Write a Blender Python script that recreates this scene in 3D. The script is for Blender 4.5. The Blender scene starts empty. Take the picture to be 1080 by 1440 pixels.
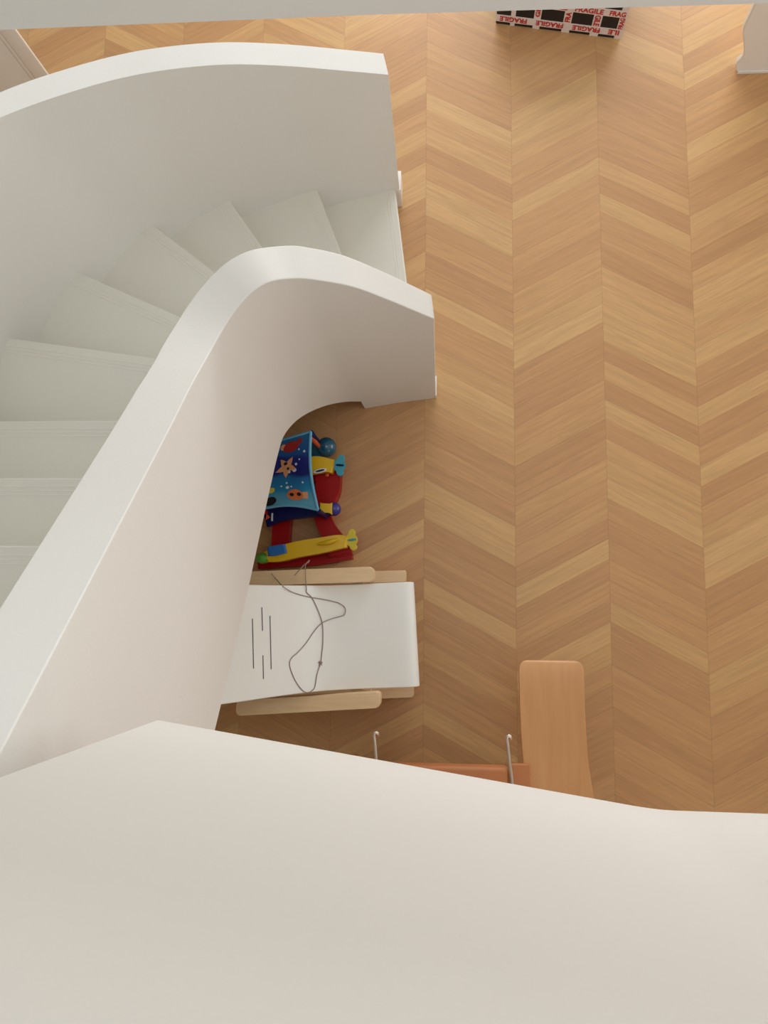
import bpy, bmesh, math, random
from mathutils import Vector, Matrix
random.seed(7)
S = bpy.context.scene
C = S.collection

# ------------------------------------------------------------------ camera
F, H = 1100.0, 4.0                       # focal length in pixels of a 1080x1440 frame, lens height over the lower floor
dn = Vector((79, 148, F)).normalized()    # straight down, in camera axes (right, down, forward)
nv = Vector((102, -8220, F)); nv = (nv - dn * nv.dot(dn)).normalized()   # along the floor seams
up = -dn
ev = nv.cross(up)
cd = bpy.data.cameras.new('camera'); cam = bpy.data.objects.new('camera', cd); C.objects.link(cam)
cd.sensor_fit = 'VERTICAL'; cd.sensor_height = 36.0; cd.sensor_width = 27.0; cd.lens = F / 1440 * 36.0
cd.clip_start = 0.02; cd.clip_end = 60
R_ = Vector((ev[0], nv[0], up[0])); D_ = Vector((ev[1], nv[1], up[1])); F_ = Vector((ev[2], nv[2], up[2]))
m3 = Matrix((R_, -D_, -F_)).transposed()
cam.matrix_world = Matrix.Translation((0, 0, H)) @ m3.to_4x4()
S.camera = cam

# ------------------------------------------------------------------ light and exposure
S.view_settings.view_transform = 'Standard'; S.view_settings.look = 'None'
S.view_settings.gamma = 1; S.view_settings.exposure = 0.15
w = bpy.data.worlds.new('world'); S.world = w; w.use_nodes = True
w.node_tree.nodes['Background'].inputs[0].default_value = (0.95, 0.98, 1.0, 1)
w.node_tree.nodes['Background'].inputs[1].default_value = 0.76
def area(name, loc, target, sx, sy, power, col):
    l = bpy.data.lights.new(name, 'AREA'); l.shape = 'RECTANGLE'; l.size = sx; l.size_y = sy; l.energy = power; l.color = col
    o = bpy.data.objects.new(name, l); C.objects.link(o); o.location = loc
    o.rotation_euler = (Vector(target) - Vector(loc)).to_track_quat('-Z', 'Y').to_euler(); return o
area('north_window_light', (0.9, 5.5, 1.35), (0.7, 0, 0.9), 3.4, 2.0, 105, (0.97, 0.98, 1.0))
area('upper_north_window_light', (0.6, 5.45, 4.3), (0, 0.5, 1.8), 3.6, 1.4, 10, (0.96, 0.98, 1.0))
area('east_window_light', (4.1, 1.2, 1.5), (0, 0.9, 0.7), 2.4, 1.6, 22, (0.98, 0.98, 1.0))
area('upper_east_window_light', (4.1, 1.4, 4.3), (0, 0.9, 1.2), 3.0, 1.4, 68, (1.0, 0.98, 0.97))
area('lower_fill_light', (2.2, -2.2, 2.5), (1.8, -.8, 0), 1.8, 1.2, 7, (1.0, 0.95, 0.88))  # added fill to brighten the furniture area, not a known lamp
area('upper_fill_light', (0.1, 0.75, 5.1), (-0.1, 0.8, 0), 1.0, 1.0, 6, (1.0, 0.97, 0.93))  # added fill above the opening for treads and shell, no known fixture
area('south_fill_light', (1.4, -4.0, 1.5), (0.2, 2.0, 0.9), 3.2, 1.8, 18, (1.0, 0.98, 0.96))  # added fill for south-facing faces; the south wall has no window

# ------------------------------------------------------------------ helpers
def link(o): C.objects.link(o); return o
def finish(name, me, m, parent=None, smooth=None):
    if m: me.materials.append(m)
    if smooth is not None:
        for p in me.polygons: p.use_smooth = True
        me.set_sharp_from_angle(angle=math.radians(smooth))
    o = link(bpy.data.objects.new(name, me))
    if parent: o.parent = parent
    return o
def obj(name, bm, m, parent=None, smooth=40):
    bmesh.ops.recalc_face_normals(bm, faces=bm.faces[:])
    me = bpy.data.meshes.new(name); bm.to_mesh(me); bm.free()
    return finish(name, me, m, parent, smooth)
def thing(name, label, cat, loc=(0, 0, 0), rz=0, group=None):
    o = link(bpy.data.objects.new(name, None)); o.location = loc; o.rotation_euler = (0, 0, rz)
    o.empty_display_size = 0.1; return tag(o, label, cat, group)
def tag(o, label, cat, group=None):
    o['label'] = label; o['category'] = cat
    if group: o['group'] = group
    return o
def struct(o, label=None):
    o['kind'] = 'structure'
    if label: o['label'] = label
    return o
def add_box(bm, x0, x1, y0, y1, z0, z1, bev=0.0, seg=2, M=None):
    r = bmesh.ops.create_cube(bm, size=1)
    vs = r['verts']
    for v in vs:
        v.co = Vector(((x0 + x1) / 2 + v.co.x * (x1 - x0), (y0 + y1) / 2 + v.co.y * (y1 - y0), (z0 + z1) / 2 + v.co.z * (z1 - z0)))
    if bev > 0:
        es = list({e for v in vs for e in v.link_edges})
        q = bmesh.ops.bevel(bm, geom=vs + es, offset=bev, segments=seg, affect='EDGES', profile=0.5)
        vs = list({v for v in q['verts']} | {v for v in vs if v.is_valid})
    if M is not None: bmesh.ops.transform(bm, matrix=M, verts=[v for v in vs if v.is_valid])
    return vs
def box(*a, **k): bm = bmesh.new(); add_box(bm, *a, **k); return bm
def add_tube(bm, pts, rad, n=10, cap=True):
    pts = [Vector(p) for p in pts]; rs = rad if isinstance(rad, (list, tuple)) else [rad] * len(pts)
    rings = []; ref = None
    for i, p in enumerate(pts):
        t = (pts[min(i + 1, len(pts) - 1)] - pts[max(i - 1, 0)]).normalized()
        if ref is None: ref = Vector((0, 0, 1)) if abs(t.z) < .9 else Vector((1, 0, 0))
        a = (ref - t * ref.dot(t)).normalized(); b = t.cross(a); ref = a
        rings.append([bm.verts.new(p + (a * math.cos(2 * math.pi * k / n) + b * math.sin(2 * math.pi * k / n)) * rs[i]) for k in range(n)])
    for r0, r1 in zip(rings[:-1], rings[1:]):
        for k in range(n): bm.faces.new((r0[k], r0[(k + 1) % n], r1[(k + 1) % n], r1[k]))
    if cap: bm.faces.new(rings[0][::-1]); bm.faces.new(rings[-1])
def tube(*a, **k): bm = bmesh.new(); add_tube(bm, *a, **k); return bm
def spline(pts, n=6):
    P = [Vector(p) for p in pts]; P = [P[0] * 2 - P[1]] + P + [P[-1] * 2 - P[-2]]; out = []
    for i in range(1, len(P) - 2):
        for k in range(n):
            t = k / n; a, b, c, d = P[i - 1:i + 3]
            out.append(0.5 * ((2 * b) + (c - a) * t + (2 * a - 5 * b + 4 * c - d) * t * t + (3 * b - a - 3 * c + d) * t ** 3))
    out.append(P[-2]); return out
def add_prism(bm, outline, z0, z1, bev=0.0):
    a = [bm.verts.new((x, y, z0)) for x, y in outline]; b = [bm.verts.new((x, y, z1)) for x, y in outline]
    f0 = bm.faces.new(a[::-1]); f1 = bm.faces.new(b); n = len(a)
    for i in range(n): bm.faces.new((a[i], a[(i + 1) % n], b[(i + 1) % n], b[i]))
    if bev: bmesh.ops.bevel(bm, geom=list(f1.edges), offset=bev, segments=3, affect='EDGES')
def prism(*a, **k): bm = bmesh.new(); add_prism(bm, *a, **k); return bm
def rrect(x0, x1, y0, y1, r, n=6, corners=(1, 1, 1, 1)):
    out = []
    for (cx, cy, a0, on) in ((x1 - r, y1 - r, 0, corners[0]), (x0 + r, y1 - r, 90, corners[1]), (x0 + r, y0 + r, 180, corners[2]), (x1 - r, y0 + r, 270, corners[3])):
        if on:
            for k in range(n + 1):
                a = math.radians(a0 + 90 * k / n); out.append((cx + r * math.cos(a), cy + r * math.sin(a)))
        else:
            out.append((x1 if a0 in (0, 270) else x0, y1 if a0 in (0, 90) else y0))
    return out
def circ(cx, cy, r, n=20): return [(cx + r * math.cos(2 * math.pi * k / n), cy + r * math.sin(2 * math.pi * k / n)) for k in range(n)]

# ------------------------------------------------------------------ materials
def lin(c): return tuple((x / 255 / 12.92) if x / 255 <= .04045 else ((x / 255 + .055) / 1.055) ** 2.4 for x in c) + (1,)
def mat(name, col, rough=.5, metal=0.0, noise=0.0, nscale=8.0, bump=0.0, bscale=60.0, spec=.5, coat=0.0):
    m = bpy.data.materials.new(name); m.use_nodes = True; nt = m.node_tree; b = nt.nodes['Principled BSDF']
    b.inputs['Roughness'].default_value = rough; b.inputs['Metallic'].default_value = metal
    b.inputs['Specular IOR Level'].default_value = spec; b.inputs['Coat Weight'].default_value = coat
    tc = nt.nodes.new('ShaderNodeTexCoord'); nz = nt.nodes.new('ShaderNodeTexNoise'); nz.inputs['Scale'].default_value = nscale
    nz.inputs['Detail'].default_value = 4; nt.links.new(tc.outputs['Object'], nz.inputs['Vector'])
    mx = nt.nodes.new('ShaderNodeMix'); mx.data_type = 'RGBA'; c = lin(col)
    mx.inputs['A'].default_value = tuple(max(0, v * (1 - noise)) for v in c[:3]) + (1,)
    mx.inputs['B'].default_value = tuple(min(1, v * (1 + noise)) for v in c[:3]) + (1,)
    nt.links.new(nz.outputs['Fac'], mx.inputs['Factor']); nt.links.new(mx.outputs['Result'], b.inputs['Base Color'])
    if bump:
        n2 = nt.nodes.new('ShaderNodeTexNoise'); n2.inputs['Scale'].default_value = bscale; nt.links.new(tc.outputs['Object'], n2.inputs['Vector'])
        bp = nt.nodes.new('ShaderNodeBump'); bp.inputs['Strength'].default_value = bump; bp.inputs['Distance'].default_value = .01
        nt.links.new(n2.outputs['Fac'], bp.inputs['Height']); nt.links.new(bp.outputs['Normal'], b.inputs['Normal'])
    return m
def wood(name, c0, c1, rough=.4, axis='X', scale=9.0):
    m = bpy.data.materials.new(name); m.use_nodes = True; nt = m.node_tree; b = nt.nodes['Principled BSDF']
    b.inputs['Roughness'].default_value = rough
    tc = nt.nodes.new('ShaderNodeTexCoord'); mp = nt.nodes.new('ShaderNodeMapping')
    mp.inputs['Scale'].default_value = {'X': (1, 12, 12), 'Y': (12, 1, 12), 'Z': (12, 12, 1)}[axis]
    nz = nt.nodes.new('ShaderNodeTexNoise'); nz.inputs['Scale'].default_value = scale; nz.inputs['Detail'].default_value = 5; nz.inputs['Distortion'].default_value = .6
    cr = nt.nodes.new('ShaderNodeValToRGB'); cr.color_ramp.elements[0].position = .3; cr.color_ramp.elements[1].position = .72
    cr.color_ramp.elements[0].color = lin(c0); cr.color_ramp.elements[1].color = lin(c1)
    L = nt.links.new; L(tc.outputs['Object'], mp.inputs['Vector']); L(mp.outputs['Vector'], nz.inputs['Vector']); L(nz.outputs['Fac'], cr.inputs['Fac']); L(cr.outputs['Color'], b.inputs['Base Color'])
    return m

def floor_material():
    W, P, TAN, X0, Y0 = .465, .1035, .54, .381, 1.29
    m = bpy.data.materials.new('chevron_oak'); m.use_nodes = True; nt = m.node_tree; N = nt.nodes; L = nt.links.new
    b = N['Principled BSDF']
    geo = N.new('ShaderNodeNewGeometry'); sx = N.new('ShaderNodeSeparateXYZ'); L(geo.outputs['Position'], sx.inputs[0])
    def M(op, a, b_=None, c=None):
        n = N.new('ShaderNodeMath'); n.operation = op
        for i, v in enumerate((a, b_, c)):
            if v is None: continue
            if isinstance(v, (int, float)): n.inputs[i].default_value = v
            else: L(v, n.inputs[i])
        return n.outputs[0]
    u = M('DIVIDE', M('SUBTRACT', sx.outputs[0], X0), W)
    col = M('FLOOR', u); fx = M('SUBTRACT', u, col)
    odd = M('FLOORED_MODULO', col, 2.0)
    tri = M('ADD', M('MULTIPLY', fx, M('SUBTRACT', 1.0, odd)), M('MULTIPLY', M('SUBTRACT', 1.0, fx), odd))   # 0 at valley seam, 1 at ridge seam
    v = M('DIVIDE', M('SUBTRACT', M('SUBTRACT', sx.outputs[1], Y0), M('MULTIPLY', tri, TAN * W)), P)
    row = M('FLOOR', v); fv = M('SUBTRACT', v, row)
    cid = N.new('ShaderNodeCombineXYZ'); L(col, cid.inputs[0]); L(row, cid.inputs[1])
    wn = N.new('ShaderNodeTexWhiteNoise'); wn.noise_dimensions = '2D'; L(cid.outputs[0], wn.inputs['Vector'])
    sc = N.new('ShaderNodeSeparateColor'); L(wn.outputs['Color'], sc.inputs[0])
    # grain coordinates: along the plank, across the plank, shifted per plank
    gx = M('ADD', M('MULTIPLY', tri, W * 3.2), M('MULTIPLY', sc.outputs[0], 37.0))
    gy = M('ADD', M('MULTIPLY', fv, P * 46), M('MULTIPLY', sc.outputs[1], 91.0))
    gc = N.new('ShaderNodeCombineXYZ'); L(gx, gc.inputs[0]); L(gy, gc.inputs[1]); L(M('MULTIPLY', row, 3.7), gc.inputs[2])
    n1 = N.new('ShaderNodeTexNoise'); n1.inputs['Scale'].default_value = 1.0; n1.inputs['Detail'].default_value = 3; n1.inputs['Distortion'].default_value = .8; L(gc.outputs[0], n1.inputs['Vector'])
    g2 = N.new('ShaderNodeVectorMath'); g2.operation = 'MULTIPLY'; g2.inputs[1].default_value = (3.0, 5.5, 1.0); L(gc.outputs[0], g2.inputs[0])
    n2 = N.new('ShaderNodeTexNoise'); n2.inputs['Scale'].default_value = 1.0; n2.inputs['Detail'].default_value = 4; n2.inputs['Roughness'].default_value = .7; L(g2.outputs[0], n2.inputs['Vector'])
    # plank tone
    cr = N.new('ShaderNodeValToRGB'); e = cr.color_ramp.elements
    e[0].position = 0; e[0].color = lin((187, 141, 94)); e[1].position = 1; e[1].color = lin((206, 164, 111))
    x = e.new(.35); x.color = lin((192, 146, 98)); x = e.new(.6); x.color = lin((197, 151, 101)); x = e.new(.85); x.color = lin((201, 159, 106))
    L(sc.outputs[2], cr.inputs[0])
    def mul(colr, fac_src, lo, hi, a, b_):
        mr = N.new('ShaderNodeMapRange'); mr.inputs[1].default_value = lo; mr.inputs[2].default_value = hi; mr.inputs[3].default_value = a; mr.inputs[4].default_value = b_
        L(fac_src, mr.inputs[0]); mm = N.new('ShaderNodeVectorMath'); mm.operation = 'SCALE'; L(colr, mm.inputs[0]); L(mr.outputs[0], mm.inputs['Scale']); return mm.outputs[0]
    c1 = mul(cr.outputs['Color'], n1.outputs['Fac'], .3, .7, .90, 1.08)
    c2 = mul(c1, n2.outputs['Fac'], .3, .52, .88, 1.0)
    # joints
    ev_ = M('MINIMUM', fv, M('SUBTRACT', 1.0, fv)); eu = M('MINIMUM', fx, M('SUBTRACT', 1.0, fx))
    j = M('MINIMUM', M('MULTIPLY', ev_, P), M('MULTIPLY', eu, W))
    c3 = mul(c2, j, .0004, .0022, .80, 1.0)
    # a few small knots
    vo = N.new('ShaderNodeTexVoronoi'); vo.inputs['Scale'].default_value = .9; L(gc.outputs[0], vo.inputs['Vector'])
    c4 = mul(c3, vo.outputs['Distance'], .015, .07, .62, 1.0)
    L(c4, b.inputs['Base Color'])
    rr = N.new('ShaderNodeMapRange'); rr.inputs[3].default_value = .36; rr.inputs[4].default_value = .5; L(n2.outputs['Fac'], rr.inputs[0]); L(rr.outputs[0], b.inputs['Roughness'])
    bp = N.new('ShaderNodeBump'); bp.inputs['Strength'].default_value = .25; bp.inputs['Distance'].default_value = .001
    jj = M('MULTIPLY', M('MINIMUM', j, .002), 500.0)
    L(M('ADD', jj, M('MULTIPLY', n2.outputs['Fac'], .4)), bp.inputs['Height']); L(bp.outputs['Normal'], b.inputs['Normal'])
    return m

WHITE = (224, 222, 216)
MW = mat('white_wall_paint', WHITE, .62, noise=.015, nscale=2.5, bump=.05, bscale=90)
MT = mat('white_step_paint', (222, 219, 207), .42, noise=.02, nscale=3, bump=.04, bscale=70)
MTR = mat('white_gloss_trim', (232, 227, 218), .35, noise=.01)
MF = floor_material()
MBEECH = wood('pale_beech', (230, 197, 152), (240, 211, 169), .4, 'X', 6)
MPLY = wood('honey_plywood', (212, 156, 104), (219, 165, 112), .4, 'Y', 2.5)
MTAN = mat('tan_leather', (190, 122, 74), .5, noise=.06, nscale=12, bump=.08, bscale=150)
MSHELL = mat('white_shell_lacquer', (242, 243, 238), .38, noise=.01)
MDARK = mat('dark_slot', (70, 68, 70), .6, noise=.05)
MCHROME = mat('brushed_metal', (235, 230, 224), .3, metal=1.0, noise=.03)
MCORD = mat('grey_cord', (158, 138, 128), .8, noise=.2, nscale=300)

# ------------------------------------------------------------------ setting
bm = bmesh.new(); vs = [bm.verts.new(p) for p in ((-3.2, -4.2, 0), (4.2, -4.2, 0), (4.2, 5.6, 0), (-3.2, 5.6, 0), (-3.2, -4.2, -.1), (4.2, -4.2, -.1), (4.2, 5.6, -.1), (-3.2, 5.6, -.1))]
for f in ((0, 1, 2, 3), (7, 6, 5, 4), (0, 4, 5, 1), (1, 5, 6, 2), (2, 6, 7, 3), (3, 7, 4, 0)): bm.faces.new([vs[i] for i in f])
struct(obj('floor', bm, MF, smooth=None), 'chevron oak floor of the lower storey')
struct(obj('wall_left', box(-3.3, -3.2, -4.2, 5.6, -.1, 5.2), MW, smooth=None))
struct(obj('wall_south', box(-3.3, 4.3, -4.3, -4.2, -.1, 5.2), MW, smooth=None))
bm = bmesh.new()
add_box(bm, 4.2, 4.3, -4.2, 5.6, -.1, .6); add_box(bm, 4.2, 4.3, -4.2, -.4, .6, 5.2); add_box(bm, 4.2, 4.3, 2.8, 5.6, .6, 5.2); add_box(bm, 4.2, 4.3, -.4, 2.8, 2.35, 3.6); add_box(bm, 4.2, 4.3, -.4, 2.8, 5.0, 5.2)
struct(obj('wall_right', bm, MW, smooth=None))
bm = bmesh.new()
add_box(bm, -3.3, -1.0, 5.6, 5.7, -.1, 5.2); add_box(bm, 2.8, 4.3, 5.6, 5.7, -.1, 5.2); add_box(bm, -1.0, 2.8, 5.6, 5.7, -.1, .2); add_box(bm, -1.0, 2.8, 5.6, 5.7, 2.4, 3.6); add_box(bm, -1.0, 2.8, 5.6, 5.7, 5.0, 5.2)
struct(obj('wall_north', bm, MW, smooth=None))
def window(name, x0, x1, y0, y1, z0, z1, along, n):
    bm = bmesh.new(); t = .05
    a0, a1 = (x0, x1) if along == 'x' else (y0, y1)
    def b(p0, p1, q0, q1):
        if along == 'x': add_box(bm, p0, p1, y0, y1, q0, q1, .004)
        else: add_box(bm, x0, x1, p0, p1, q0, q1, .004)
    b(a0, a1, z0, z0 + t); b(a0, a1, z1 - t, z1)
    for i in range(n + 1):
        c = a0 + t / 2 + (a1 - a0 - t) * i / n; b(c - t / 2, c + t / 2, z0, z1)
    struct(obj(name, bm, MTR))
window('window_1', -1.0, 2.8, 5.6, 5.68, .2, 2.4, 'x', 3)
window('window_2', 4.2, 4.28, -.4, 2.8, .6, 2.35, 'y', 3)
window('window_3', -1.0, 2.8, 5.6, 5.68, 3.6, 5.0, 'x', 3)
window('window_4', 4.2, 4.28, -.4, 2.8, 3.6, 5.0, 'y', 3)

# upper storey: slab and solid balustrade around the opening
ZB, ZU, ZT = 2.6, 2.88, 3.72
near = [(-.502, -.188), (.325, -.311)] + [tuple(v.xy) for v in spline([(.325, -.311, 0), (.345, -.3135, 0), (.365, -.3155, 0), (.385, -.3167, 0), (.41, -.317, 0)], 4)[1:]]
def strip_wall(name, pts, off, z0, z1, m, parent=None, bev=.0):
    bm = bmesh.new(); p = [Vector((x, y)) for x, y in pts]; q = [a + Vector(off) for a in p]
    ring = p + q[::-1]; add_prism(bm, [(a.x, a.y) for a in ring], z0, z1, bev); return obj(name, bm, m, parent, 30)
# floor plates
for pl_ in ([(-.69, -4.2), (-.69, -.40), *near, (1.9, -.325), (1.9, -4.2)],
            [(-2.0, 1.187), (-.9, 1.184), (-.114, 1.182), (.621, 1.17), (1.9, 1.15), (1.9, 1.5), (-2.0, 1.55)],
            [(1.9, -4.2), (4.2, -4.2), (4.2, 5.6), (3.0, 5.6), (1.9, 1.5)],
            [(-3.2, -4.2), (-2.0, -4.2), (-2.0, 1.55), (-3.2, 1.6)]):
    struct(obj('ceiling', prism(pl_, ZB, ZU), MW, smooth=30), 'edge of the upper floor plate around the stair opening')
bal = thing('near_balustrade', 'big white solid balustrade filling the bottom of the view, with an angled corner at left', 'balustrade', (0, 0, ZU))
def up_(o, p): o.parent = p; o.matrix_parent_inverse = Matrix.Translation(p.location).inverted(); return o
bm = bmesh.new(); add_prism(bm, [(-.69, -1.9), (-.69, -.40), *near, (1.9, -.325), (1.9, -.445), (.36, -.438), (-.45, -.318), (-.57, -.45), (-.57, -1.9)], ZU, ZT)
up_(obj('panel', bm, MW, smooth=30), bal)
bal2 = thing('far_balustrade', 'dim white solid balustrade band across the top edge of the view', 'balustrade', (0, 1.2, ZU))
bm = bmesh.new(); add_prism(bm, [(-2.0, 1.187), (-.9, 1.184), (-.114, 1.182), (.621, 1.17), (1.9, 1.15), (1.9, 1.27), (.621, 1.29), (-.114, 1.302), (-2.0, 1.307)], ZU, ZT)
up_(obj('panel', bm, MW, smooth=None), bal2)

# wall end with door casing, beyond the stair
bm = bmesh.new()
add_box(bm, -.93, -.004, .006, .034, .005, 2.1)
add_box(bm, -.075, 0, 0, .04, .005, 2.1, .006, 3); add_box(bm, -.094, -.07, .003, .02, .08, 2.0, .006, 3); add_box(bm, -.94, -.86, 0, .04, .005, 2.1, .006, 3)
add_box(bm, -.86, -.074, .001, .039, .005, .06, .004); add_box(bm, -.86, -.074, .001, .039, 1.98, 2.1, .004)
o = struct(obj('door_1', bm, MTR), 'white panelled door leaf standing open at the top left')
o.location = (-2.175, 2.955, 0); o.rotation_euler = (0, 0, math.radians(30))

# ------------------------------------------------------------------ staircase
stair = thing('staircase', 'white winding staircase with solid curved balustrades rising to the left', 'staircase')
RISE = .18
outer = [(-.10, 2.232), (-.239, 2.205), (-.4, 2.175), (-.605, 2.123), (-.8, 2.06), (-.98, 1.985), (-1.14, 1.9), (-1.285, 1.79), (-1.42, 1.66), (-1.53, 1.5), (-1.64, 1.32), (-1.722, 1.142), (-1.78, .95), (-1.82, .72), (-1.84, .45), (-1.84, -1.9)]
inner = [(-.0255, 1.139), (-.2, 1.118), (-.3, 1.102), (-.407, 1.083), (-.47, 1.066), (-.53, 1.035), (-.58, .998), (-.625, .95), (-.657, .895), (-.676, .835), (-.687, .77), (-.69, .70), (-.69, .62), (-.69, .52), (-.69, .4), (-.69, .2), (-.69, 0), (-.69, -.2), (-.69, -.4)]
# (outer point, inner point) of each nosing
nose = {1: ((-.239, 2.205), (-.112, 1.20)), 2: ((-.625, 2.129), (-.262, 1.18)), 3: ((-1.025, 1.985), (-.44, 1.15)), 4: ((-1.33, 1.775), (-.545, 1.157)),
        5: ((-1.582, 1.465), (-.68, 1.055)), 6: ((-1.762, 1.10), (-.81, .957)), 7: ((-1.84, .707), (-.80, .707))}
for k in range(8, 17): nose[k] = ((-1.86, .46 - .25 * (k - 8)), (-.80, .46 - .25 * (k - 8)))
nose[17] = ((-1.86, -1.79), (-.80, -1.79))
def push(a, b, d):   # slide a away from b
    a, b = Vector(a), Vector(b); return tuple(a + (a - b).normalized() * d)
mid_out = {1: [(-.4, 2.19)], 2: [(-.81, 2.07)], 3: [(-1.19, 1.88)], 4: [(-1.475, 1.62)], 5: [(-1.69, 1.30)], 6: [(-1.82, .93)]}
for k in range(1, 17):
    a, b = nose[k]; c, d = nose[k + 1]
    A = Vector(push(a, b, .03)); B = Vector(b); Cc = Vector(push(c, d, .03)); Dd = Vector(d)
    back = ((Cc + Dd) / 2 - (A + B) / 2); 
    nrm = Vector((-(Cc - Dd).y, (Cc - Dd).x)).normalized()
    if nrm.dot(back) < 0: nrm = -nrm
    C2, D2 = Cc + nrm * .03, Dd + nrm * .03
    mids = [Vector(m) for m in mid_out.get(k, [])]
    out = [tuple(B), tuple(A)] + [tuple(m) for m in mids] + [tuple(C2), tuple(D2)]
    bm = bmesh.new()
    z = RISE * k
    add_prism(bm, out, z - .035, z, .006)
    # riser and body under the tread, set back under the nosing
    n1 = Vector((-(A - B).y, (A - B).x)).normalized()
    if n1.dot(back) < 0: n1 = -n1
    A3, B3 = A + n1 * .02, B + n1 * .02
    body = [tuple(B3), tuple(A3)] + [tuple(m) for m in mids] + [tuple(C2), tuple(D2)]
    z0 = max(0.0, z - RISE - .12)
    add_prism(bm, body, z0, z - .034)
    st = obj('step', bm, MT, stair, 30)
    # anti-slip ribs set just behind the nosing
    bm = bmesh.new()
    L_ = (A - B).length; dr_ = (B - A).normalized()
    for g in range(3 if k > 1 else 2):
        o = .032 + .014 * g
        p0 = A + n1 * o + dr_ * .04; p1 = A + n1 * o + dr_ * (L_ - .01)
        add_tube(bm, [(p0.x, p0.y, z), (p1.x, p1.y, z)], .0013, 6)
    rb = obj('nosing_ribs', bm, MTR, st)
    rb['label'] = 'thin raised anti-slip lines behind the step edge'
def sweep_wall(name, path, ths, tops, bots, side, m, parent, n=5, bev=.003):
    pth = spline([(x, y, 0) for x, y in path], n)
    vals = spline([(t, a, b) for t, a, b in zip(ths, tops, bots)], n)
    bm = bmesh.new(); rings = []
    for i, p in enumerate(pth):
        t = (pth[min(i + 1, len(pth) - 1)] - pth[max(i - 1, 0)]).normalized(); nn = Vector((t.y, -t.x, 0)) * side
        th, a, b = vals[i]; q = p + nn * th
        rings.append([bm.verts.new((p.x, p.y, b)), bm.verts.new((p.x, p.y, a)), bm.verts.new((q.x, q.y, a)), bm.verts.new((q.x, q.y, b))])
    for r0, r1 in zip(rings[:-1], rings[1:]):
        for k in range(4): bm.faces.new((r0[k], r0[(k + 1) % 4], r1[(k + 1) % 4], r1[k]))
    bm.faces.new(rings[0][::-1]); bm.faces.new(rings[-1])
    o = obj(name, bm, m, parent, 35)
    if bev:
        md = o.modifiers.new('bevel', 'BEVEL'); md.width = bev; md.segments = 2; md.harden_normals = True; md.limit_method = 'ANGLE'; md.angle_limit = math.radians(50)
    return o
itop = [1.105, 1.36, 1.50, 1.60, 1.652, 1.702, 1.720, 1.718, 1.726, 1.754, 1.800, 1.868, 1.950, 2.045, 2.162, 2.36, 2.558, 2.756, 2.954]
ibot = [0, 0, 0, 0, .20, .275, .345, .425, .515, .605, .69, .752, .82, .895, .985, 1.13, 1.277, 1.44, 1.605]
ith = [.1 + .05 * min(1, i / 10) for i in range(19)]
def inner_wall():
    pth = spline([(x, y, 0) for x, y in inner], 12); vals = spline(list(zip(ith, itop, [0, 0, .06, .142] + ibot[4:])), 12)
    bm = bmesh.new(); rings = []
    for i, p in enumerate(pth):
        t = (pth[min(i + 1, len(pth) - 1)] - pth[max(i - 1, 0)]).normalized(); nn = Vector((t.y, -t.x, 0))
        th, a, b = vals[i]; q = p + nn * th
        if i < 36: b = 0
        rings.append([bm.verts.new(v) for v in ((p.x, p.y, b), (p.x, p.y, a), (q.x, q.y, a), (q.x, q.y, b))])
    for r0, r1 in zip(rings[:-1], rings[1:]):
        for k in range(4): bm.faces.new((r0[k], r0[(k + 1) % 4], r1[(k + 1) % 4], r1[k]))
    bm.faces.new(rings[0][::-1]); bm.faces.new(rings[-1])
    o = obj('inner_balustrade', bm, MW, stair, 35)
    md = o.modifiers.new('bevel', 'BEVEL'); md.width = .004; md.segments = 2; md.limit_method = 'ANGLE'; md.angle_limit = math.radians(50); md.harden_normals = True
    return o
inner_wall()['label'] = 'curved inner balustrade wall whose underside lifts off the floor'
bm = bmesh.new(); add_box(bm, -.84, -.69, -1.9, -.4, 1.605, 2.95); add_box(bm, -.84, -.69, -1.9, -.9, 2.3, 3.72)
obj('inner_balustrade', bm, MW, stair, 30)
otop = [1.0, 1.062, 1.137, 1.243, 1.345, 1.43, 1.505, 1.588, 1.68, 1.795, 1.92, 2.05, 2.19, 2.36, 2.56, 3.72]
outer2 = [(-.219, 2.218)] + outer[2:]
otop2 = [1.045] + otop[2:]
obal = sweep_wall('outer_balustrade', outer2, [.1] * len(outer2), otop2, [0] * len(outer2), 1, MW, stair)
obal['label'] = 'curved outer balustrade wall with a broad flat top'
pl = obj('plinth', box(-.23, -.2115, 2.214, 2.322, 0, .17, bev=.002), MTR, stair)
pl2 = obj('plinth', box(-.031, -.0215, 1.136, 1.242, 0, .06, bev=.001), MTR, stair)

# ------------------------------------------------------------------ cabinet at the right
cab = thing('cabinet', 'white cabinet with a shaped overhanging side at the top right corner', 'cabinet', (1.9, 2.934, 0))
prof = [(1.605, 0), (1.585, .012), (1.573, .035), (1.563, .06), (1.562, .085), (1.572, .11), (1.576, .14), (1.570, .155), (1.545, .22), (1.515, .29), (1.503, .33), (1.498, .49), (1.498, .86), (2.35, .86), (2.35, 0)]
bm = bmesh.new(); a = [bm.verts.new((x - 1.9, 0, z)) for x, z in prof]; b = [bm.verts.new((x - 1.9, .03, z)) for x, z in prof]
bm.faces.new(a[::-1]); bm.faces.new(b)
for i in range(len(a)): bm.faces.new((a[i], a[(i + 1) % len(a)], b[(i + 1) % len(a)], b[i]))
o = obj('shaped_front', bm, MTR, cab, 40); md = o.modifiers.new('b', 'BEVEL'); md.width = .006; md.segments = 3; md.limit_method = 'ANGLE'; md.angle_limit = math.radians(50)
obj('body', box(.0, .45, .03, .45, 0, .86, bev=.006), MTR, cab)
obj('top', box(-.40, .47, -.02, .47, .86, .89, bev=.006), MTR, cab)
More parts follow.
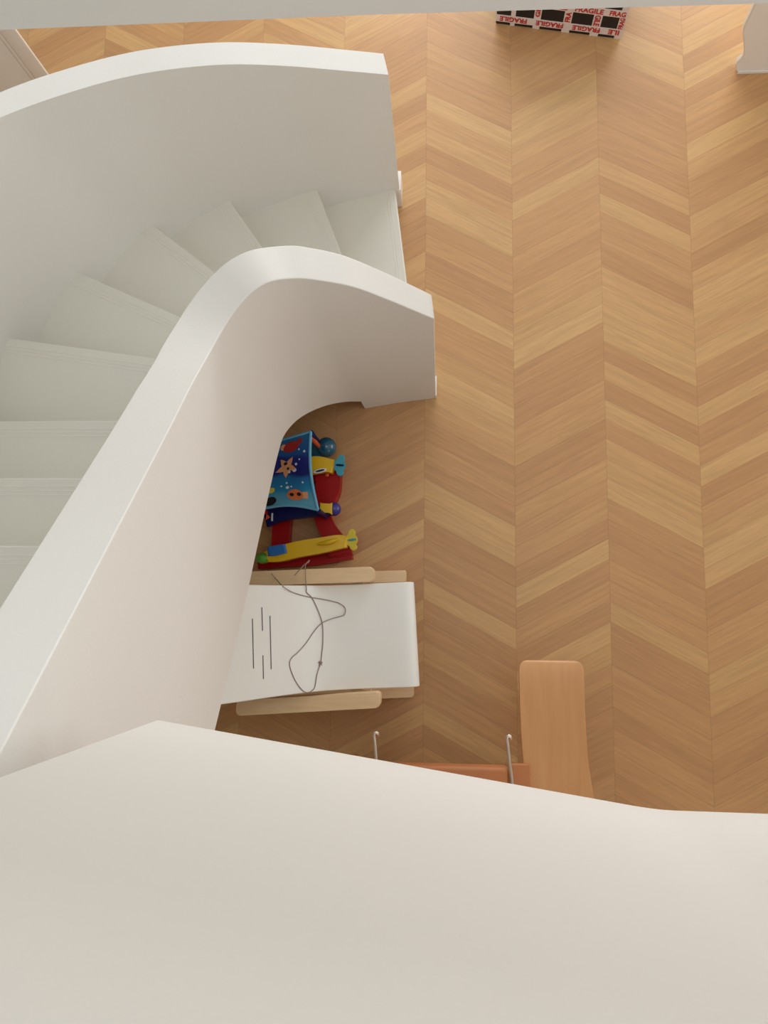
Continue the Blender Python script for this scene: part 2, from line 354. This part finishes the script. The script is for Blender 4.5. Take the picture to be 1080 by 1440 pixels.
obj('plinth', box(-.31, .45, -.008, 0, .0, .022, bev=.003), MTR, cab)

# ------------------------------------------------------------------ box wrapped in warning tape
MBLK = mat('black_box_board', (24, 20, 20), .6, noise=.1)
MTAPE = mat('white_tape', (226, 214, 208), .35, noise=.03)
MRED = mat('red_lettering', (190, 32, 34), .45, noise=.04)
bx0, bx1 = Vector((.300, 3.290)), Vector((.978, 3.164)); bl = (bx1 - bx0).length
fb = thing('parcel_box', 'black box wrapped in red and white FRAGILE tape at the top edge', 'box', (bx0.x, bx0.y, 0), math.atan2((bx1 - bx0).y, (bx1 - bx0).x))
HB = .34
obj('carton', box(0, bl, 0, .45, 0, HB, bev=.004), MBLK, fb)
tb = bmesh.new()
rows = [(.022, .070), (.152, .200), (.285, .333)]; cols = [(.08, .105), (.205, .243), (.365, .408), (.52, .566), (.655, bl + .001)]
for i, (z0, z1) in enumerate(rows): add_box(tb, -.001, bl + .001, -.002 - .0003 * i, .0, z0, z1)
for x0, x1 in cols: add_box(tb, x0, x1, -.0015, 0, 0.0, HB + .001)
for x0, x1 in cols: add_box(tb, x0, x1, 0, .45, HB, HB + .002)
for y0, y1 in ((.05, .1), (.2, .25), (.35, .4)): add_box(tb, 0, bl, y0, y1, HB, HB + .0025)
for z0, z1 in rows: add_box(tb, bl, bl + .002, 0, .45, z0, z1)
tp = obj('tape', tb, MTAPE, fb, None)
txt_cache = {}
def text_mesh(s, size, off=.0):
    cu = bpy.data.curves.new('t', 'FONT'); cu.body = s; cu.size = size; cu.align_x = 'CENTER'; cu.align_y = 'CENTER'; cu.offset = off; cu.extrude = .0003; cu.resolution_u = 3
    ob = link(bpy.data.objects.new('t', cu)); bpy.context.view_layer.update()
    me = bpy.data.meshes.new_from_object(ob.evaluated_get(bpy.context.evaluated_depsgraph_get())); bpy.data.objects.remove(ob); return me
def stamp(s, x, z, rot, w, h=.034):
    me = text_mesh(s, .05, .0016); t = bmesh.new(); t.from_mesh(me)
    xs = [v.co.x for v in t.verts]; ys = [v.co.y for v in t.verts]
    M = Matrix.Translation((x, -.0034, z)) @ Matrix.Rotation(math.radians(90), 4, 'X') @ Matrix.Rotation(rot, 4, 'Z') @ Matrix.Diagonal((w / (max(xs) - min(xs)), h / (max(ys) - min(ys)), 1, 1)) @ Matrix.Translation((-(max(xs) + min(xs)) / 2, -(max(ys) + min(ys)) / 2, 0))
    bmesh.ops.transform(t, matrix=M, verts=t.verts); o = obj('lettering', t, MRED, tp, None); o['label'] = 'red block letters printed on the tape'
for x in (.095, .295, .495): stamp('FRAGILE', x, .046, math.pi, .15)
stamp('ILE', .645, .046, math.pi, .06)
for x in (.12, .30, .49): stamp('FRAGILE', x, .176, 0, .15)
stamp('FRAG', .640, .176, 0, .085)
stamp('FRA', .387, .113, math.pi / 2, .07, .03); stamp('GILE', .543, .113, -math.pi / 2, .075, .032); stamp('FRAG', .673, .113, math.pi / 2, .078, .026); stamp('GI', .224, .113, math.pi / 2, .05, .026)

# ------------------------------------------------------------------ white lounge chair with beech rails
lc = thing('lounge_chair', 'low white curved shell chair with pale beech side rails under the stair', 'chair', (-.45, -.09, 0))
def L3(x, y, z=0): return (x + .45, y + .09, z)
# profile of the shell: x (world), z
shp = [(-.092, .335), (-.098, .36), (-.115, .378), (-.15, .388), (-.24, .392), (-.34, .40), (-.44, .42), (-.52, .46), (-.58, .515), (-.64, .59), (-.70, .68), (-.76, .78), (-.82, .88), (-.88, .96), (-.93, 1.01)]
sp = spline([(x, 0, z) for x, z in shp], 4)
def yt(x): return .160 + .055 * (x + .11)
def yb(x): return -.315 + .045 * (x + .11)
def shell_z(x):
    for a, b in zip(sp[:-1], sp[1:]):
        if b.x <= x <= a.x and a.x != b.x: return a.z + (b.z - a.z) * (x - a.x) / (b.x - a.x)
    return .39
bm = bmesh.new(); rings = []
for i, p in enumerate(sp):
    t = (sp[min(i + 1, len(sp) - 1)] - sp[max(i - 1, 0)]).normalized(); n_ = Vector((t.z, 0, -t.x)) ; n_ = n_ if n_.z > 0 else -n_
    q = p - n_ * .014
    # skew: the far corner sits a little further left
    sk = -.03
    rings.append([bm.verts.new(L3(p.x + sk, yt(p.x), p.z)), bm.verts.new(L3(p.x, yb(p.x), p.z)), bm.verts.new(L3(q.x, yb(p.x), q.z)), bm.verts.new(L3(q.x + sk, yt(p.x), q.z))])
for r0, r1 in zip(rings[:-1], rings[1:]):
    for k in range(4): bm.faces.new((r0[k], r0[(k + 1) % 4], r1[(k + 1) % 4], r1[k]))
bm.faces.new(rings[0][::-1]); bm.faces.new(rings[-1])
sh = obj('shell', bm, MSHELL, lc, 45); md = sh.modifiers.new('b', 'BEVEL'); md.width = .004; md.segments = 2; md.limit_method = 'ANGLE'; md.angle_limit = math.radians(50)
def rail(name, x0, x1, y0a, y0b, wdt, z0, z1, r):
    """board along x with rounded right end, centre line y from y0a (at x0) to y0b (at x1)"""
    bm = bmesh.new(); out = rrect(x0, x1, -wdt / 2, wdt / 2, r, 6, (1, 1, 1, 1))
    f_ = lambda x: y0a + (y0b - y0a) * (x - x0) / (x1 - x0)
    add_prism(bm, [(x + .45, y + f_(x) + .09) for x, y in out], z0, z1, .004); return obj(name, bm, MBEECH, lc, 40)
rail('side_rail', -.95, -.298, .158, .190, .066, .40, .49, .022)
rail('side_rail', -.905, -.262, -.412, -.364, .068, .40, .49, .020)
rail('base_rail', -.95, -.170, .17, .200, .058, .03, .13, .008)
rail('base_rail', -.88, -.128, -.40, -.355, .06, .03, .13, .008)
for (x, y) in ((-.36, .187), (-.82, .165), (-.36, -.361), (-.82, -.404)):
    obj('upright', box(x + .45 - .03, x + .45 + .03, y + .09 - .014, y + .09 + .014, .03, .42, bev=.004), MBEECH, lc)
for x in (-.38, -.80):
    obj('cross_bar', box(x + .45 - .025, x + .45 + .025, -.40 + .09, .18 + .09, .33 if x > -.5 else .34, .37, bev=.004), MBEECH, lc)
for (x, y) in ((-.25, .198), (-.85, .175), (-.25, -.362), (-.82, -.397)):
    obj('foot', box(x + .42, x + .48, y + .07, y + .11, 0, .032, bev=.003), MBEECH, lc)

# cord lying across the chair
def at(px, py, z):
    r = Vector((px - 540, py - 720, F)); wv = Vector((r.dot(ev), r.dot(nv), r.dot(up))); t = (z - H) / wv.z; return wv * t + Vector((0, 0, H))
def cz(px, py, d=.004):      # rest on the shell
    z = .4
    for _ in range(30):
        q = at(px, py, z); k = max(0, min(1, (q.y - yb(q.x)) / (yt(q.x) - yb(q.x))))
        z = .5 * z + .5 * (shell_z(min(-.10, q.x + .03 * k)) + d)
    p = at(px, py, z); return (p.x, p.y, z)
for (x0, y0, x1, y1) in ((354.8, 870, 356.4, 940), (368, 854, 369, 887), (379.5, 866, 381.2, 941), (369.6, 921.6, 370.3, 955)):
    bm = bmesh.new(); pp = [cz(x0 + (x1 - x0) * k / 6, y0 + (y1 - y0) * k / 6, .0) for k in range(7)]
    for k in range(6): add_tube(bm, [L3(*pp[k]), L3(*pp[k + 1])], .0026, 6)
    o = obj('strap_slot', bm, MDARK, sh); o['label'] = 'narrow dark slot in the backrest'
cp = [(275, 88, .503), (300, 118, .503), (330, 150, 0), (380, 180, 0), (450, 200, 0), (510, 210, 0), (560, 220, 0), (600, 232, 0), (626, 255, 0), (622, 285, 0), (600, 294, 0), (560, 305, 0), (515, 325, 0), (480, 362, 0), (440, 420, 0), (400, 465, 0), (372, 490, 0), (362, 525, 0), (385, 590, 0), (415, 635, 0), (440, 654, 0), (462, 650, 0), (482, 628, 0), (492, 570, 0), (510, 510, 0), (516, 460, 0), (520, 420, 0), (518, 330, 0), (495, 260, 0), (468, 205, 0), (443, 180, 0), (442, 166, 0), (441, 154, .518), (440, 140, .506), (438, 110, .503), (436, 60, .503), (440, 44, .50), (455, 26, .497), (452, 36, .497), (436, 44, .50), (420, 60, .503), (385, 98, .503)]
pts = []
for a, b, z in cp:
    px, py = 300 + a / 3.375, 780 + b / 3.375
    pts.append(cz(px, py) if z == 0 else tuple(at(px, py, z)))
bm = bmesh.new(); add_tube(bm, spline(pts, 5), .0021, 6)
kn = Vector(cz(300 + 508 / 3.375, 780 + 512 / 3.375, .006)); s_ = bmesh.ops.create_icosphere(bm, subdivisions=2, radius=.008, matrix=Matrix.Translation(kn) @ Matrix.Diagonal((1.3, .8, .7, 1)))
add_tube(bm, [kn, kn + Vector((.008, -.012, 0))], .002, 5); add_tube(bm, [kn, kn + Vector((-.006, -.014, 0))], .002, 5)
tag(obj('cord', bm, MCORD), 'thin knotted grey cord trailing in loops over the white chair', 'cord')

# ------------------------------------------------------------------ activity gym (toy)
RED = mat('red_plastic', (165, 5, 9), .4, noise=.04, spec=.2, coat=.08); YEL = mat('yellow_plastic', (232, 190, 20), .32, noise=.04, coat=.08)
NAVY = mat('navy_plastic', (14, 18, 84), .4, noise=.05, spec=.25); TEAL = mat('teal_plastic', (20, 88, 118), .18, noise=.05, coat=.6)
LTEAL = mat('light_teal_plush', (70, 168, 190), .7, noise=.08, nscale=80, bump=.2, bscale=400)
LYEL = mat('pale_yellow_plush', (226, 206, 72), .7, noise=.08, nscale=80); GRN = mat('green_plastic', (92, 168, 52), .4, noise=.05)
BLUE = mat('mid_blue_plastic', (36, 110, 190), .35, noise=.05); ORG = mat('orange_plastic', (214, 92, 44), .4, noise=.05)
PIPE = mat('light_blue_piping', (104, 176, 214), .6, noise=.05); WHT = mat('white_print', (226, 230, 234), .6); BLK = mat('black_print', (16, 18, 26), .6)
PCH = mat('peach_print', (232, 166, 118), .6, noise=.08, nscale=60); ORP = mat('orange_print', (222, 124, 72), .6, noise=.1, nscale=60)
REDP = mat('dark_red_print', (166, 34, 34), .6)
def fabric_material():
    m = bpy.data.materials.new('sea_print_fabric'); m.use_nodes = True; nt = m.node_tree; N = nt.nodes; L = nt.links.new; b = N['Principled BSDF']; b.inputs['Roughness'].default_value = .65
    tc = N.new('ShaderNodeTexCoord'); sp_ = N.new('ShaderNodeSeparateXYZ'); L(tc.outputs['Object'], sp_.inputs[0])
    nz = N.new('ShaderNodeTexNoise'); nz.inputs['Scale'].default_value = 7; nz.inputs['Detail'].default_value = 1; L(tc.outputs['Object'], nz.inputs['Vector'])
    mr = N.new('ShaderNodeMapRange'); mr.inputs[1].default_value = .32; mr.inputs[2].default_value = -.05; L(sp_.outputs[1], mr.inputs[0])
    ad = N.new('ShaderNodeMath'); ad.operation = 'MULTIPLY_ADD'; ad.inputs[1].default_value = .22; L(nz.outputs['Fac'], ad.inputs[0]); L(mr.outputs[0], ad.inputs[2])
    sb = N.new('ShaderNodeMath'); sb.operation = 'SUBTRACT'; sb.inputs[1].default_value = .11; L(ad.outputs[0], sb.inputs[0])
    cr = N.new('ShaderNodeValToRGB'); e = cr.color_ramp.elements
    e[0].position = .0; e[0].color = lin((34, 110, 150)); e[1].position = 1.0; e[1].color = lin((104, 176, 204))
    for p, c in ((.12, (24, 96, 160)), (.24, (22, 84, 160)), (.30, (18, 34, 130)), (.52, (16, 24, 122)), (.57, (20, 112, 176)), (.74, (30, 138, 190)), (.80, (70, 158, 196))):
        x = e.new(p); x.color = lin(c)
    L(sb.outputs[0], cr.inputs[0]); L(cr.outputs['Color'], b.inputs['Base Color']); return m
MFAB = fabric_material()
TX, TY = -.70, .55
toy = thing('baby_activity_gym', 'red, yellow and blue baby play frame with sea print canopy under the stair', 'toy', (TX, TY, 0))
def T(px, py, z): p = at(px, py, z); return Vector((p.x - TX, p.y - TY, z))
def pline(pp, z, n=4): return spline([T(a, b, z) for a, b in pp], n)
# red base: two wavy long rails joined by cross rails
def flat_bar(name, pp, z0, z1, wd, m, parent, n=4, bev=.008):
    P = spline([T(a, b, z1) for a, b in pp], n); ws = wd if isinstance(wd, list) else [wd] * len(pp)
    wv = [v.x for v in spline([(v, 0, 0) for v in ws], n)]
    L_, R2 = [], []
    for i, p in enumerate(P):
        t = (P[min(i + 1, len(P) - 1)] - P[max(i - 1, 0)]).normalized(); nn = Vector((t.y, -t.x, 0)) * wv[i] / 2
        L_.append((p.x + nn.x, p.y + nn.y)); R2.append((p.x - nn.x, p.y - nn.y))
    return obj(name, prism(L_ + R2[::-1], z0, z1, bev), m, parent, 50)
flat_bar('base_rail', [(461, 664), (460, 690), (452, 715), (458, 740), (474, 765), (478, 782)], .0, .09, [.13, .12, .085, .085, .10, .12], RED, toy)
flat_bar('base_rail', [(398, 680), (397, 720), (394, 760), (398, 784)], .0, .08, [.09, .09, .09, .11], RED, toy)
flat_bar('cross_rail', [(362, 792), (410, 788), (450, 784), (494, 777)], .0, .07, [.06, .06, .07, .06], RED, toy)
flat_bar('cross_rail', [(398, 668), (440, 668), (476, 664)], .0, .07, [.06, .06, .06], RED, toy)
# far teal ball, orange strut
bm = bmesh.new(); bmesh.ops.create_uvsphere(bm, u_segments=24, v_segments=16, radius=.052, matrix=Matrix.Translation(T(459, 629, .11)))
obj('ball', bm, TEAL, toy, 80)
flat_bar('ball_cup', [(434, 634), (452, 633)], .03, .12, .085, TEAL, toy, bev=.006)
obj('strut', tube([T(436, 613, .30), T(442, 620, .22), T(449, 628, .14)], [.010, .012, .010], 12), ORG, toy, 60)
# upper yellow arm with teal butterfly
ya = flat_bar('arm', [(428, 656), (445, 653), (460, 654), (469, 656)], .10, .15, [.085, .085, .07, .066], YEL, toy)
def ellipse(cx, cy, a, b, rot, z0, z1):
    c, s = math.cos(rot), math.sin(rot); return prism([(cx + a * math.cos(t) * c - b * math.sin(t) * s, cy + a * math.cos(t) * s + b * math.sin(t) * c) for t in [2 * math.pi * k / 24 for k in range(24)]], z0, z1)
c = T(450, 662, .152); obj('slot_ring', ellipse(c.x, c.y, .034, .011, .25, .149, .153), WHT, ya); obj('slot', ellipse(c.x, c.y, .024, .005, .25, .150, .1545), BLK, ya)
c = T(460, 668, .12); bm = bmesh.new(); bmesh.ops.create_uvsphere(bm, u_segments=12, v_segments=8, radius=.011, matrix=Matrix.Translation(c)); obj('button', bm, ORG, ya, 80)
def butterfly(c, s, rot, m, mb):
    bm = bmesh.new()
    half = [(-.55, 0), (-.55, .25), (-.52, .50), (-.30, .50), (-.26, .76), (-.10, 1.02), (.16, 1.08), (.40, .92), (.46, .66), (.36, .44), (.52, .30), (.58, .10)]
    full = half + [(x, -y) for x, y in half[:0:-1]]
    cs, sn = math.cos(rot), math.sin(rot)
    P = [(c.x + s * (x * cs - y * sn), c.y + s * (x * sn + y * cs)) for x, y in [(v.x, v.y) for v in spline([(a, b, 0) for a, b in full], 3)]]
    add_prism(bm, P, c.z, c.z + .016, .003); o = obj('butterfly', bm, m, toy, 50)
    a0 = Vector((c.x + s * (-.35 * cs), c.y + s * (-.35 * sn), c.z + .018)); a1 = Vector((c.x + s * (.45 * cs), c.y + s * (.45 * sn), c.z + .018))
    obj('butterfly_body', tube([a0, (a0 + a1) / 2, a1], [.004, .006, .004], 8), mb, o, 60)
butterfly(T(478, 655, .13), .050, math.radians(-4), LTEAL, NAVY)
# navy bar with yellow clip and round cap
nb = flat_bar('arm', [(372, 729), (400, 722), (430, 719), (466, 716)], .14, .18, [.085, .068, .06, .058], NAVY, toy)
bm = bmesh.new(); bmesh.ops.create_uvsphere(bm, u_segments=20, v_segments=12, radius=.035, matrix=Matrix.Translation(T(470, 716, .16))); obj('end_cap', bm, mat('purple_blue_plastic', (52, 50, 140), .25, coat=.5), toy, 80)
c = T(459, 715.5, .185); s_ = .030
obj('clip', prism([(c.x - s_ * 1.1, c.y - s_), (c.x - s_ * .3, c.y - s_ * .62), (c.x + s_ * .4, c.y - s_ * .62), (c.x + s_ * 1.0, c.y - s_ * 1.05), (c.x + s_ * 1.0, c.y + s_ * .95), (c.x + s_ * .3, c.y + s_ * .7), (c.x - s_ * .4, c.y + s_ * .75), (c.x - s_ * 1.0, c.y + s_)], .182, .20, .003), YEL, nb)
c = T(382.5, 727, .186); obj('label', box(c.x - .004, c.x + .004, c.y - .02, c.y + .02, .181, .185), WHT, nb); 
c = T(377, 727, .186); obj('arrow_mark', prism([(c.x - .012, c.y - .016), (c.x + .010, c.y), (c.x - .008, c.y + .016)], .181, .185), ORG, nb)
# lower yellow arm
yb_ = flat_bar('arm', [(372, 783), (392, 779), (420, 772), (450, 767), (476, 762), (488, 762)], .12, .17, [.05, .075, .08, .078, .07, .055], YEL, toy, bev=.012)
P = [T(446, 765, .178), T(458, 763.5, .182), T(468, 761, .182), T(476, 758.5, .178)]; obj('arm_ridge', tube(P, [.004, .012, .012, .004], 10), YEL, yb_, 60)
flat_bar('blue_grip', [(376, 775.5), (388, 774), (402, 771)], .16, .183, [.045, .05, .045], BLUE, yb_)
bm = bmesh.new(); bmesh.ops.create_uvsphere(bm, u_segments=20, v_segments=12, radius=.034, matrix=Matrix.Translation(T(370, 785, .15)) @ Matrix.Diagonal((1.1, .8, .8, 1))); obj('knob', bm, GRN, toy, 80)
butterfly(T(495, 759.5, .14), .050, math.radians(7), LYEL, LTEAL)
# sea print canopy: sagging cloth with piping and printed creatures
cn = [T(384, 622, .30), T(437, 607, .36), T(447, 717, .36), T(366, 716, .30)]
def cloth(u, v):    # u left->right, v far->near
    a = cn[0].lerp(cn[1], u); b = cn[3].lerp(cn[2], u); p = a.lerp(b, v)
    p = p + Vector((0, .02 * v * math.sin(math.pi * u), 0))
    p = p + Vector((.016 * u * -math.sin(math.pi * v) * 1.2, 0, -.03 * math.sin(math.pi * v) * (.3 + .7 * math.sin(math.pi * min(1, u + .2))) )); return p
bm = bmesh.new(); NU, NV = 12, 18; g = [[bm.verts.new(cloth(i / NU, j / NV)) for i in range(NU + 1)] for j in range(NV + 1)]; g2 = [[bm.verts.new(cloth(i / NU, j / NV) - Vector((0, 0, .004))) for i in range(NU + 1)] for j in range(NV + 1)]
for j in range(NV):
    for i in range(NU):
        bm.faces.new((g[j][i], g[j + 1][i], g[j + 1][i + 1], g[j][i + 1])); bm.faces.new((g2[j][i], g2[j][i + 1], g2[j + 1][i + 1], g2[j + 1][i]))
for j in range(NV):
    bm.faces.new((g[j][0], g2[j][0], g2[j + 1][0], g[j + 1][0])); bm.faces.new((g[j][NU], g[j + 1][NU], g2[j + 1][NU], g2[j][NU]))
for i in range(NU):
    bm.faces.new((g[0][i], g[0][i + 1], g2[0][i + 1], g2[0][i])); bm.faces.new((g[NV][i], g2[NV][i], g2[NV][i + 1], g[NV][i + 1]))
cl = obj('canopy', bm, MFAB, toy, 60); cl['label'] = 'blue cloth printed with waves, a starfish and a fish'
pb = bmesh.new(); add_tube(pb, [cloth(1, j / 18) for j in range(19)], .0075, 10); add_tube(pb, [cloth(i / 12, 0) for i in range(13)], .006, 8); add_tube(pb, [cloth(i / 12, 1) for i in range(13)], .007, 8)
obj('piping', pb, PIPE, cl, 60)
def decal(name, pts_uv, m, lift=.003):
    bm = bmesh.new(); top = [bm.verts.new(cloth(u, v) + Vector((0, 0, lift))) for u, v in pts_uv]; bot = [bm.verts.new(cloth(u, v) + Vector((0, 0, -.001))) for u, v in pts_uv]
    bm.faces.new(top); bm.faces.new(bot[::-1]); n = len(top)
    for i in range(n): bm.faces.new((top[i], top[(i + 1) % n], bot[(i + 1) % n], bot[i]))
    return obj(name, bm, m, cl, None)
AS = .62  # cloth is longer than wide
def uvc(u, v, r, n=14, a=1.0): return [(u + r * a * math.cos(2 * math.pi * k / n), v + r * AS * math.sin(2 * math.pi * k / n)) for k in range(n)]
st_ = []
for k in range(20):
    r = .26 if k % 4 == 0 else (.12 if k % 4 == 2 else .17); ang = 2 * math.pi * k / 20 + .3
    st_.append((.42 + r * math.cos(ang), .42 + r * AS * math.sin(ang)))
decal('starfish_print', st_, PCH)
decal('print_eye', uvc(.40, .37, .035, a=1.3), BLK, .0075); decal('print_eye', uvc(.47, .45, .03), BLK, .0075)
decal('fish_print', uvc(.62, .84, .13, a=1.25) , ORP); decal('print_eye', uvc(.56, .84, .04), BLK, .007); decal('print_eye', uvc(.70, .83, .04), BLK, .007)
decal('fish_fin_print', [(.74, .80), (.88, .78), (.86, .88), (.76, .88)], PCH, .0025)
decal('crab_print', uvc(.50, .14, .12, a=1.7), REDP); decal('crab_claw_print', uvc(.72, .09, .07), REDP); decal('crab_claw_print', uvc(.30, .12, .07), PCH)
decal('whale_print', uvc(.16, .91, .11), BLK)
decal('turtle_print', uvc(.14, .74, .07), LYEL)
for u, v, r in ((.62, .48, .05), (.66, .40, .03), (.50, .50, .03), (.74, .34, .02), (.45, .66, .022), (.80, .66, .022), (.34, .70, .02), (.47, .73, .036), (.55, .72, .02), (.86, .24, .026), (.72, .20, .02)):
    decal('bubble_print', uvc(u, v, r, 10), WHT)
# posts that carry the canopy
for a, z in ((cn[1], .34), (cn[2], .34), (cn[0], .28), (cn[3], .28)):
    obj('post', tube([(a.x, a.y, .03), (a.x, a.y, z)], .012, 12), NAVY if z > .3 else RED, toy, 60)

# ------------------------------------------------------------------ tan armchair, mostly under the slab
ac = thing('armchair', 'tan leather armchair with slim metal arm rods, mostly hidden by the balustrade', 'armchair', (0, -.95, 0))
def A(x, y, z): return (x, y + .95, z)
obj('seat', box(-.36, .30, -1.25 + .95, -.646 + .95, .36, .45, bev=.018, seg=3), MTAN, ac)
obj('side_panel', box(.305, .392, -1.25 + .95, -.628 + .95, .428, .455, bev=.006, seg=3), MTAN, ac)
obj('side_panel', box(-.455, -.365, -1.25 + .95, -.628 + .95, .30, .452, bev=.008, seg=3), MTAN, ac)
obj('backrest', box(-.40, .34, -1.36 + .95, -1.25 + .95, .36, .85, bev=.03, seg=3), MTAN, ac)
for (tx, sg) in ((.289, 1), (-.269, 1)):
    p = [A(tx + .008, -.502, .588), A(tx + .006, -.492, .598), A(tx, -.488, .602), A(tx - .007, -.492, .602), A(tx - .009, -.503, .600), A(tx - .005, -.53, .600), A(tx + .002, -.60, .600), A(tx + .012, -.69, .598), A(tx + .015, -.9, .60), A(tx + .015, -1.20, .60), A(tx + .015, -1.26, .58)]
    obj('arm_rod', tube(spline(p, 4), .0065, 12), MCHROME, ac, 60)
    obj('arm_support', tube([A(tx + .015, -1.0, .60), A(tx + .03, -1.0, .44)], .006, 10), MCHROME, ac, 60)
for x in (-.41, .35):
    for y in (-.70, -1.22): obj('leg', tube([A(x, y, .31), A(x, y, 0)], [.018, .013], 14), MCHROME, ac, 60)

# ------------------------------------------------------------------ bent plywood bench
pb_ = thing('plywood_bench', 'long honey-coloured bent plywood bench with rounded end beside the armchair', 'bench', (.5, -.6, 0))
cen = [(.494, -.186, .395), (.494, -.20, .404), (.494, -.25, .410), (.495, -.35, .408), (.499, -.47, .40), (.507, -.60, .39), (.519, -.72, .388), (.532, -.85, .386), (.54, -1.0, .386), (.545, -1.15, .39)]
P = spline(cen, 6); wd = [.139] * len(P)
bm = bmesh.new(); rings = []
for i, p in enumerate(P):
    s = (P[0] - p).length; hw = .142 if s > .045 else .142 - .04 * (1 - math.sqrt(max(0, 1 - (1 - s / .045) ** 2)))
    hw += max(0, s - .45) * .03
    row = []
    for k in range(9):
        u = -1 + k / 4; row.append(bm.verts.new((p.x + u * hw - .5, p.y + .6, p.z + .006 * u * u)))
    for k in range(8, -1, -1):
        u = -1 + k / 4; row.append(bm.verts.new((p.x + u * hw - .5, p.y + .6, p.z + .006 * u * u - .018)))
    rings.append(row)
for r0, r1 in zip(rings[:-1], rings[1:]):
    for k in range(18): bm.faces.new((r0[k], r0[(k + 1) % 18], r1[(k + 1) % 18], r1[k]))
bm.faces.new(rings[0][::-1]); bm.faces.new(rings[-1])
o = obj('seat', bm, MPLY, pb_, 45); md = o.modifiers.new('b', 'BEVEL'); md.width = .005; md.segments = 3; md.limit_method = 'ANGLE'; md.angle_limit = math.radians(50)
for x in (-.09, .08):
    for y, z in ((-.38, .392), (-1.0, .405)): obj('leg', tube([(x, y + .6, z), (x * 1.05, y + .6, 0)], [.016, .012], 14), MPLY, pb_, 60)
